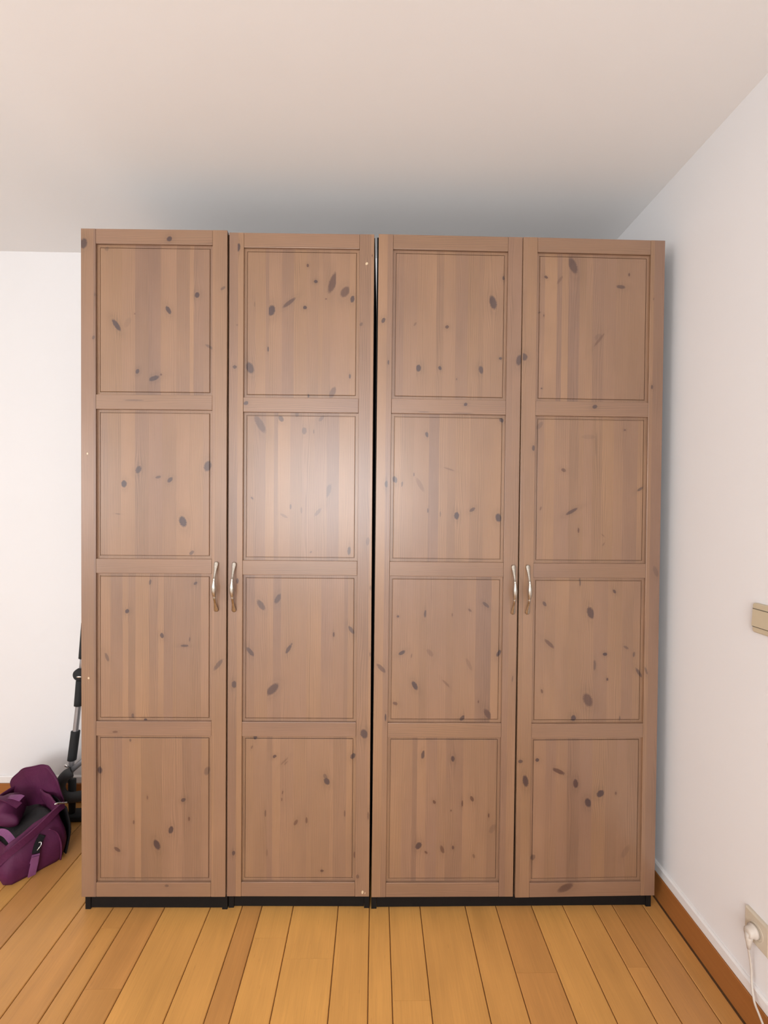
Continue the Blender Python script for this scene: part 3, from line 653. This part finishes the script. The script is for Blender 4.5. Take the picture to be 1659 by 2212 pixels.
RR = random.Random(11)
def add_door(idx, unit, loc, rz, tilt, handle_u, handle_v):
    dr = link_obj('door', ME_CORE, None, unit)
    if not ME_CORE.materials:
        ME_CORE.materials.append(M_CORE)
    dr.location = loc
    dr.rotation_euler = (0, tilt, rz)
    def piece(nm, me, key, hor):
        o = link_obj(nm, me, None, dr)
        o.material_slots[0].link = 'OBJECT'
        o.material_slots[0].material = pine('stained_pine_' + key, KNOTS.get(key, []), STAVES.get(key), hor, RR)
        return o
    for i, s_ in enumerate(('SL', 'SR')):
        piece('stile', ME_STILE[i], '%d%s' % (idx, s_), False)
    for i in range(5):
        piece('rail', ME_RAIL[i], '%dR%d' % (idx, i), True)
    for i in range(4):
        piece('panel', ME_PANEL[i], '%dP%d' % (idx, i), False)
    h = link_obj('handle', ME_HANDLE, None, dr)
    h.location = (handle_u, 0, handle_v)
    h['label'] = 'curved antique nickel bow handle'
    return dr

def carcass(unit, width, back_lean=(0.0, 0.0)):
    """black side panels down to the floor, top, bottom, back, shelf and the recessed plinth"""
    F, D, T, TOP = 0.0215, 0.583, 0.018, 2.346
    bl0, bl1 = back_lean          # how far the rear edge of the left side leans at the floor and at the top
    def side(x0, x1, l0, l1):
        bm = bmesh.new()
        loft(bm, [[(x0, F, 0), (x1, F, 0), (x1 + l0, D, 0), (x0 + l0, D, 0)], [(x0, F, TOP), (x1, F, TOP), (x1 + l1, D, TOP), (x0 + l1, D, TOP)]])
        link_obj('side_panel', bm_mesh(bm, 'side_panel'), M_BLACK, unit)
    side(0.0, T, bl0, bl1)
    side(width - T, width, 0, 0)
    x0, x1 = T + max(0, bl1) + .001, width - T - .001
    link_obj('top_panel', box_mesh('top_panel', x0, x1, F, D, TOP - T, TOP), M_TOP_BOUNCE, unit)
    link_obj('bottom_panel', box_mesh('bottom_panel', x0, x1, F, D, .060, .078), M_BLACK, unit)
    link_obj('back_panel', box_mesh('back_panel', x0, x1, D - .004, D, .078, TOP - T), M_DARKIN, unit)
    link_obj('plinth', box_mesh('plinth', T + .001, width - T - .001, F + .003, F + .019, .004, .0595), M_BLACK, unit)

# ------------------------------------------------------------------ the three wardrobes
u1 = tag(empty('wardrobe', (-1.0015, .0011, 0), math.radians(-.54)),
         'leftmost single-door wardrobe of brown stained pine, nearest the purple bag', 'wardrobe')
carcass(u1, DW)
add_door(0, u1, (0, 0, .0610), 0, -.00185, .4615, 1.0755)
u2 = tag(empty('wardrobe', (-.5044, .0030, 0), math.radians(-.60)),
         'single-door brown pine wardrobe between the leftmost one and the two-door one', 'wardrobe')
carcass(u2, DW)
add_door(1, u2, (0, 0, .0582), 0, -.00097, .0222, 1.0770)
u3 = tag(empty('wardrobe', (-.0022, -.0050, 0), math.radians(0.10)),
         'wide two-door wardrobe of brown stained pine next to the right wall', 'wardrobe')
carcass(u3, .996, (0.001, .0085))
add_door(2, u3, (0, 0, .0587), math.radians(-.09), .00236, .4782, 1.0760)
add_door(3, u3, (.5014, -.0037, .0566), math.radians(.52), -.00022, .0287, 1.0780)
# ------------------------------------------------------------------ light switch and socket on the right wall
M_CREAM = plain('cream_plastic', (0.56, 0.47, 0.33), 0.35, namp=0.02)
M_CREAM2 = plain('pale_cream_plastic', (0.60, 0.52, 0.41), 0.35, namp=0.02)
M_CABLE = plain('white_cable', (0.60, 0.53, 0.46), 0.45, namp=0.02)
M_SLOT = plain('dark_socket_slot', (0.05, 0.04, 0.03), 0.6)

def rounded_plate(bm, yc, zc, hw, hh, x_wall, t, r, ch):
    """plate on the right wall: rounded rectangle in y/z, thickness towards -x"""
    def ring(inset, x):
        out = []
        for cx_, cz_, a0 in ((1, 1, 0), (-1, 1, 90), (-1, -1, 180), (1, -1, 270)):
            for k_ in range(5):
                a = math.radians(a0 + 22.5 * k_)
                out.append((x, yc + cx_ * (hw - r) + (r - inset) * math.cos(a), zc + cz_ * (hh - r) + (r - inset) * math.sin(a)))
        return out
    loft(bm, [ring(0, x_wall), ring(0, x_wall - t + ch), ring(ch * .35, x_wall - t + ch * .35), ring(ch, x_wall - t)])

SW = tag(empty('light_switch', (XR, -.394, 1.124)), 'cream plastic rocker light switch on the right wall', 'light switch')
bm = bmesh.new(); rounded_plate(bm, 0, 0, .0405, .0400, 0, .011, .007, .003)
link_obj('plate', bm_mesh(bm, 'plate'), M_CREAM, SW)
bm = bmesh.new()
bm.free()
for z_ in (.0245, -.0245):
    link_obj('seam', box_mesh('seam', -.0116, -.0105, -.0385, .0385, z_ - .0007, z_ + .0007), M_SLOT, SW)
bm = bmesh.new()
loft(bm, [[(-.0108, -.0385, -.0236), (-.0108, .0385, -.0236), (-.0108, .0385, .0236), (-.0108, -.0385, .0236)],
          [(-.0150, -.0375, -.0226), (-.0150, .0375, -.0226), (-.0122, .0375, .0226), (-.0122, -.0375, .0226)]])
link_obj('rocker', bm_mesh(bm, 'rocker'), M_CREAM, SW)

SO = tag(empty('wall_socket', (XR, -.386, .282)), 'cream wall socket near the floor with a plug in it', 'socket')
bm = bmesh.new(); rounded_plate(bm, 0, 0, .0405, .0400, 0, .010, .005, .004)
link_obj('plate', bm_mesh(bm, 'plate'), M_CREAM2, SO)
bm = bmesh.new()
rings = []
for rr_, x_ in ((.0235, -.0098), (.0235, -.0112), (.0215, -.0112), (.0205, -.0101)):
    rings.append([(x_, rr_ * math.cos(a), rr_ * math.sin(a)) for a in [2 * math.pi * k_ / 28 for k_ in range(28)]])
loft(bm, rings)
link_obj('socket_ring', bm_mesh(bm, 'socket_ring', False), M_CREAM2, SO)

PG = tag(empty('power_plug', (XR - .0112, -.383, .280)), 'white angled power plug with thin cable hanging to the floor', 'plug')
bm = bmesh.new()
# angled plug: a thick round disc whose body bends downwards
def plug_ring(x, r, dz, sq):
    return [(x, r * math.cos(a) * sq, dz + r * math.sin(a)) for a in [2 * math.pi * k_ / 20 for k_ in range(20)]]
loft(bm, [plug_ring(0, .0182, 0, 1), plug_ring(-.008, .0180, 0, 1), plug_ring(-.0095, .0150, -.001, 1), plug_ring(-.019, .0140, -.003, 1), plug_ring(-.0215, .0115, -.004, 1), plug_ring(-.0218, .004, -.005, 1)])
link_obj('plug_body', bm_mesh(bm, 'plug_body', True), M_CABLE, PG)
bm = bmesh.new()
tube(bm, [(-.014, 0, -.004), (-.015, .001, -.022), (-.015, .001, -.034), (-.0145, .001, -.048)], [.0105, .0090, .0065, .0042], 14)
link_obj('strain_relief', bm_mesh(bm, 'strain_relief', True), M_CABLE, PG)
bm = bmesh.new()
tube(bm, smooth_path([(-.0140, .004, -.046), (-.0050, .008, -.080), (-.0020, .006, -.112), (-.0040, .002, -.140), (-.0085, -.008, -.160), (-.0145, -.022, -.174),
                      (-.0200, -.046, -.184), (-.0270, -.075, -.198), (-.036, -.105, -.226), (-.044, -.130, -.262), (-.050, -.165, -.2765), (-.040, -.25, -.277), (-.030, -.42, -.277)], 6), .0027, 10)
link_obj('cable', bm_mesh(bm, 'cable', True), M_CABLE, PG)

# ------------------------------------------------------------------ tube frame with foam sleeves beside the wardrobe
M_TUBE = plain('grey_metal_tube', (0.36, 0.35, 0.36), 0.38, 0.6, namp=0.04)
M_FOAM = plain('black_foam', (0.014, 0.014, 0.015), 0.8, nscale=400, namp=0.3, bump=0.2)
M_FOAMG = plain('dark_grey_foam', (0.062, 0.062, 0.064), 0.75, nscale=300, namp=0.2, bump=0.15)
M_STEEL = plain('bright_steel', (0.72, 0.70, 0.68), 0.3, 1.0)

FRM = tag(empty('folded_tube_frame', (-1.350, .500, 0)), 'grey metal tube frame with black foam sleeves leaning beside the leftmost wardrobe', 'tube frame')
def at(px, pz, py=0.0):
    """local point from world x, height and a small offset in depth; the frame leans back a little"""
    return Vector((px + 1.350, py + .05 * pz, pz))
line = [(-1.3686, .1565), (-1.3640, .2449), (-1.3515, .3717), (-1.3416, .4965), (-1.3348, .6328), (-1.3291, .7025), (-1.3208, .8730), (-1.3166, .9562), (-1.3125, 1.0353)]
def along(z):
    for (xa, za), (xb, zb) in zip(line, line[1:]):
        if za <= z <= zb:
            return at(xa + (xb - xa) * (z - za) / (zb - za), z)
    return at(*line[-1])
def fpart(nm, pts, r, mt, n=16):
    bm = bmesh.new(); tube(bm, pts, r, n)
    return link_obj(nm, bm_mesh(bm, nm, True), mt, FRM)
def sleeve(z0, z1, r):
    p = [along(z0 + (z1 - z0) * k_ / 6) for k_ in range(7)]
    d0 = (p[1] - p[0]).normalized() * .002
    p = [p[0] - d0] + p + [p[-1] + d0]
    return fpart('foam_sleeve', p, [r * .80] + [r] * 7 + [r * .80], M_FOAM)
fpart('main_tube', [along(z_) for z_ in (.16, .25, .37, .50, .63)], .0118, M_TUBE)
fpart('upper_tube', [along(z_) for z_ in (.63, .70, .87, 1.03)], .0108, M_TUBE)
sleeve(.258, .385, .0185)
sleeve(.500, .612, .0180)
sleeve(.712, .872, .0172)
sleeve(.886, 1.022, .0150)
# round joint
jp = along(.642)
bm = bmesh.new()
rings = []
for rr_, y_ in ((.019, -.024), (.0265, -.018), (.028, -.006), (.028, .006), (.0265, .018), (.019, .024)):
    rings.append([jp + Vector((rr_ * math.cos(a), y_, rr_ * math.sin(a))) for a in [2 * math.pi * k_ / 28 for k_ in range(28)]])
loft(bm, rings)
jt = link_obj('joint', bm_mesh(bm, 'joint', True), M_FOAM, FRM)
bm = bmesh.new()
rings = [[jp + Vector((.006 + rr_ * math.cos(a), y_, -.006 + .35 * rr_ * math.sin(a))) for a in [2 * math.pi * k_ / 16 for k_ in range(16)]] for rr_, y_ in ((.0115, -.0235), (.0115, -.0255), (.008, -.0265))]
loft(bm, rings)
link_obj('joint_cap', bm_mesh(bm, 'joint_cap', True), M_STEEL, jt)
# curved foam bend near the floor and the second tube going behind the wardrobe
bend = smooth_path([at(-1.3510, .2157, -.018), at(-1.3697, .2053, -.030), at(-1.3863, .1762, -.035), at(-1.3884, .1429, -.035), at(-1.3749, .1159, -.030), at(-1.3478, .1034, -.020), at(-1.3104, .0993, 0), at(-1.2584, .0993, .01)], 6)
fpart('curved_foam', bend, .0222, M_FOAMG, 18)
fpart('cross_tube', [at(-1.3572, .2157, -.012), at(-1.3125, .2553, .0), at(-1.2636, .2969, .01)], .0118, M_TUBE)
fpart('bolt', [at(-1.3863, .2407, -.012), at(-1.3770, .2345, -.008), at(-1.3645, .2303, 0)], [.0045, .006, .004], M_STEEL, 10)
fpart('strut', [at(-1.3582, .170, .0), at(-1.3562, .090, .0), at(-1.3541, .018, .0)], [.016, .015, .013], M_FOAM)
bm = bmesh.new()
add_box(bm, -.024, .060, -.030, .040, .000, .024, .008, 2)
link_obj('foot', bm_mesh(bm, 'foot'), M_FOAM, FRM)

# ------------------------------------------------------------------ purple bag
def bag_cloth(name, col, dark):
    mt, nt, b = new_mat(name)
    tc = N(nt, 'ShaderNodeTexCoord')
    n1 = NOISE(nt, tc.outputs['Object'], 16.0, 4, 0.6, 0.6)
    n2 = NOISE(nt, tc.outputs['Object'], 900.0, 1)
    c = MIX(nt, n1, col, dark)
    nt.links.new(c, b.inputs['Base Color'])
    b.inputs['Roughness'].default_value = 0.62
    b.inputs['Specular IOR Level'].default_value = 0.25
    h = MA(nt, 'ADD', n1, MA(nt, 'MULTIPLY', n2, 0.05))
    nt.links.new(BUMP(nt, h, 0.35, 0.01), b.inputs['Normal'])
    return mt
M_BAG = bag_cloth('purple_nylon', (0.105, 0.016, 0.060), (0.070, 0.010, 0.040))
M_BAGD = bag_cloth('dark_bag_cloth', (0.012, 0.010, 0.012), (0.006, 0.005, 0.006))
M_LIN = bag_cloth('grey_bag_lining', (0.032, 0.030, 0.031), (0.014, 0.013, 0.014))
M_WEB = bag_cloth('light_purple_webbing', (0.25, 0.085, 0.20), (0.20, 0.06, 0.155))

# bag axes: end face runs along E (width), the long side runs back along Lg
BO = Vector((-1.3475, .1116, 0))
E_ = Vector((.6102, .7923, 0)); Lg = Vector((-.7923, .6102, 0)); UP = Vector((0, 0, 1))
BW, BL = .190, .400
BAG = tag(empty('duffel_bag', BO), 'small purple nylon duffel bag lying open on the floor by the back wall', 'bag')
def B(w, l, z):
    return E_ * w + Lg * l + UP * z

def wob(p, amp, sc, seed):
    return mnoise.noise_vector(Vector(p) * sc + Vector((seed, seed * 2.3, 0))) * amp

def cloth_sheet(nm, fn, nu, nv, mt, parent, thick=.003, amp=.006, sc=14, seed=0.0):
    """fn(s, t) -> point; a sheet with real thickness and soft creases"""
    bm = bmesh.new()
    g = [[bm.verts.new(fn(i / nu, j / nv) + wob(fn(i / nu, j / nv), amp, sc, seed)) for j in range(nv + 1)] for i in range(nu + 1)]
    for i in range(nu):
        for j in range(nv):
            bm.faces.new((g[i][j], g[i + 1][j], g[i + 1][j + 1], g[i][j + 1]))
    me = bm_mesh(bm, nm, True)
    o = link_obj(nm, me, mt, parent)
    sm = o.modifiers.new('thickness', 'SOLIDIFY'); sm.thickness = thick; sm.offset = 0
    return o

# rim height round the bag as a function of the angle position
def rim(w, l):
    f = w / BW
    h = .135 + .070 * f ** .8
    h -= .020 * math.sin(math.pi * min(1, l / BL)) * (1 - f)
    return h
# body wall: one loop of cloth round the four sides, bulging a little
def loop_pt(s):
    """s 0..1 round the footprint with rounded corners; returns w, l"""
    per = [(.02, 0), (BW - .02, 0), (BW, .02), (BW, BL - .02), (BW - .02, BL), (.02, BL), (0, BL - .02), (0, .02), (.02, 0)]
    ln = [math.dist(a, b_) for a, b_ in zip(per, per[1:])]
    d = s * sum(ln)
    for a, b_, q in zip(per, per[1:], ln):
        if d <= q + 1e-9:
            t = d / q
            return a[0] + (b_[0] - a[0]) * t, a[1] + (b_[1] - a[1]) * t
        d -= q
    return per[0]
def body_pt(s, t):
    w, l = loop_pt(s)
    z = .002 + t * (rim(w, l) - .002)
    bul = math.sin(math.pi * min(1, t * 1.15)) * .014
    cw, cl = (w - BW / 2) / (BW / 2), (l - BL / 2) / (BL / 2)
    w2 = w + cw * bul - cw * .012 * t * t
    l2 = l + cl * bul * .8 + .030 * t * t * (1 if cl < 0 else -1) * abs(cl) ** 6
    return B(w2, l2, max(z, .002))
bm = bmesh.new()
NU, NV = 72, 14
g = []
for i in range(NU):
    row = []
    for j in range(NV + 1):
        p = body_pt(i / NU, j / NV)
        a = wob(p, .010 * (j / NV) ** .5, 15, 3.1)
        a.z *= (j / NV)
        row.append(bm.verts.new(p + a))
    g.append(row)
for i in range(NU):
    for j in range(NV):
        bm.faces.new((g[i][j], g[(i + 1) % NU][j], g[(i + 1) % NU][j + 1], g[i][j + 1]))
bm.faces.new([g[i][0] for i in range(NU)][::-1])
bo = link_obj('bag_body', bm_mesh(bm, 'bag_body', True), M_BAG, BAG)
sm = bo.modifiers.new('thickness', 'SOLIDIFY'); sm.thickness = .004; sm.offset = -1

# grey lining sunk in the opening
cloth_sheet('lining', lambda s, t: B(.012 + s * (BW - .024), .03 + t * (BL - .06), .095 + .05 * s + .018 * math.sin(7 * t) * math.sin(3 * s)), 16, 20, M_LIN, BAG, .002, .016, 18, 5.0)
# black side that faces the wardrobe
cloth_sheet('side_pocket', lambda s, t: B(BW + .012 + .012 * math.sin(math.pi * t), .012 + s * .16, .006 + t * .185), 10, 12, M_BAGD, BAG, .004, .004, 15, 8.0)
# the raised round lid standing behind the opening
FO = [(-1.526, .450, .104), (-1.570, .464, .135), (-1.591, .471, .164), (-1.598, .474, .190), (-1.574, .466, .225), (-1.531, .452, .258), (-1.484, .436, .281),
      (-1.429, .418, .298), (-1.387, .405, .298), (-1.359, .396, .278), (-1.334, .388, .253), (-1.322, .385, .222), (-1.314, .384, .184), (-1.305, .380, .150)]
FO = smooth_path([Vector(p) - BO for p in FO], 3)
base0, base1 = Vector((-1.52, .44, .07)) - BO, Vector((-1.325, .385, .07)) - BO
def lid_pt(s, t):
    k_ = s * (len(FO) - 1); i = min(int(k_), len(FO) - 2)
    o_ = FO[i].lerp(FO[i + 1], k_ - i)
    c_ = base0.lerp(base1, s)
    p = c_.lerp(o_, t)
    fwd = Vector((.31, -.95, 0)).normalized()
    return p + fwd * (.030 * math.sin(math.pi * min(1, t)) + .014 * (1 - t)) + fwd * (.022 * max(0, (t - .72) / .28) ** 2)
cloth_sheet('lid', lid_pt, 48, 20, M_BAG, BAG, .005, .011, 13, 2.0)
# piping along the lid edge
bm = bmesh.new()
tube(bm, [lid_pt(k_ / 60, 1.0) + wob(lid_pt(k_ / 60, 1.0), .011, 13, 2.0) for k_ in range(61)], .0035, 8)
link_obj('piping', bm_mesh(bm, 'piping', True), M_BAG, BAG)
# crumpled pouch towards the left
bm = bmesh.new()
bmesh.ops.create_uvsphere(bm, u_segments=32, v_segments=18, radius=1)
for v_ in bm.verts:
    c = v_.co.copy()
    q = Vector((c.x * .105, c.y * .062, c.z * .050))
    q = Lg * (q.x) + E_ * q.y + UP * q.z + B(.062, .235, .168)
    v_.co = q + wob(q, .022, 15, 7.0)
link_obj('pouch', bm_mesh(bm, 'pouch', True), M_BAG, BAG)

def ribbon(nm, pts, width_dir, hw, mt, thick=.003, parent=BAG, k_=6):
    P = smooth_path(pts, k_)
    wd = Vector(width_dir).normalized()
    bm = bmesh.new()
    rings = []
    for i, p in enumerate(P):
        t = (P[min(i + 1, len(P) - 1)] - P[max(i - 1, 0)]).normalized()
        w_ = (wd - t * wd.dot(t)).normalized()
        n_ = t.cross(w_)
        rings.append([p + w_ * hw + n_ * thick / 2, p - w_ * hw + n_ * thick / 2, p - w_ * hw - n_ * thick / 2, p + w_ * hw - n_ * thick / 2])
    loft(bm, rings)
    return link_obj(nm, bm_mesh(bm, nm, False), mt, parent)
# light webbing tab on the end face, with its black buckle and metal hook
tb = ribbon('webbing_tab', [B(.076, -.018, .008), B(.079, -.023, .035), B(.086, -.022, .066), B(.090, -.016, .082)], E_, .0125, M_WEB)
ribbon('webbing_fold', [B(.080, -.0255, .060), B(.086, -.0255, .080)], E_, .0125, M_WEB, .003, tb)
bk = ribbon('buckle', [B(.090, -.014, .084), B(.096, -.006, .100), B(.106, .002, .116), B(.118, .008, .130)], E_, .0115, M_BAGD, .008)
bm = bmesh.new()
tube(bm, smooth_path([B(.094, -.016, .094), B(.100, -.018, .102), B(.107, -.016, .108), B(.108, -.012, .116), B(.101, -.010, .118)], 5), .0016, 8)
link_obj('hook', bm_mesh(bm, 'hook', True), M_STEEL, bk)
# carrying strap sweeping from the left over the end face to the far corner
ribbon('strap', [B(-.055, .115, .020), B(-.030, .055, .060), B(.000, .020, .105), B(.050, .004, .138), B(.110, .006, .165), B(.165, .010, .198), B(.196, .020, .204)], UP, .0135, M_BAG, .007)
ribbon('strap', [B(.020, .330, .190), B(.040, .250, .222), B(.060, .190, .226), B(.085, .150, .205)], E_, .012, M_BAG, .004)
ribbon('strap_end', [B(.066, .215, .226), B(.083, .185, .229), B(.098, .165, .222)], E_, .013, M_WEB, .003)
ribbon('handle_loop', [B(-.030, .175, .085), B(-.018, .140, .140), B(.000, .105, .166), B(.020, .075, .162), B(.036, .050, .132)], E_ + UP * .3, .011, M_WEB, .004)
# curved seam on the end face and the zip slider at the far corner
bm = bmesh.new()
tube(bm, smooth_path([B(.135, -.006, .150), B(.160, -.012, .125), B(.172, -.016, .085), B(.174, -.017, .045), B(.172, -.014, .010)], 6), .0032, 8)
link_obj('seam', bm_mesh(bm, 'seam', True), M_BAG, BAG)
bm = bmesh.new()
tube(bm, smooth_path([B(.160, .012, .226), B(.172, .010, .226), B(.186, .014, .217), B(.206, .022, .206)], 5), .0030, 8)
link_obj('zip_slider', bm_mesh(bm, 'zip_slider', True), M_STEEL, BAG)
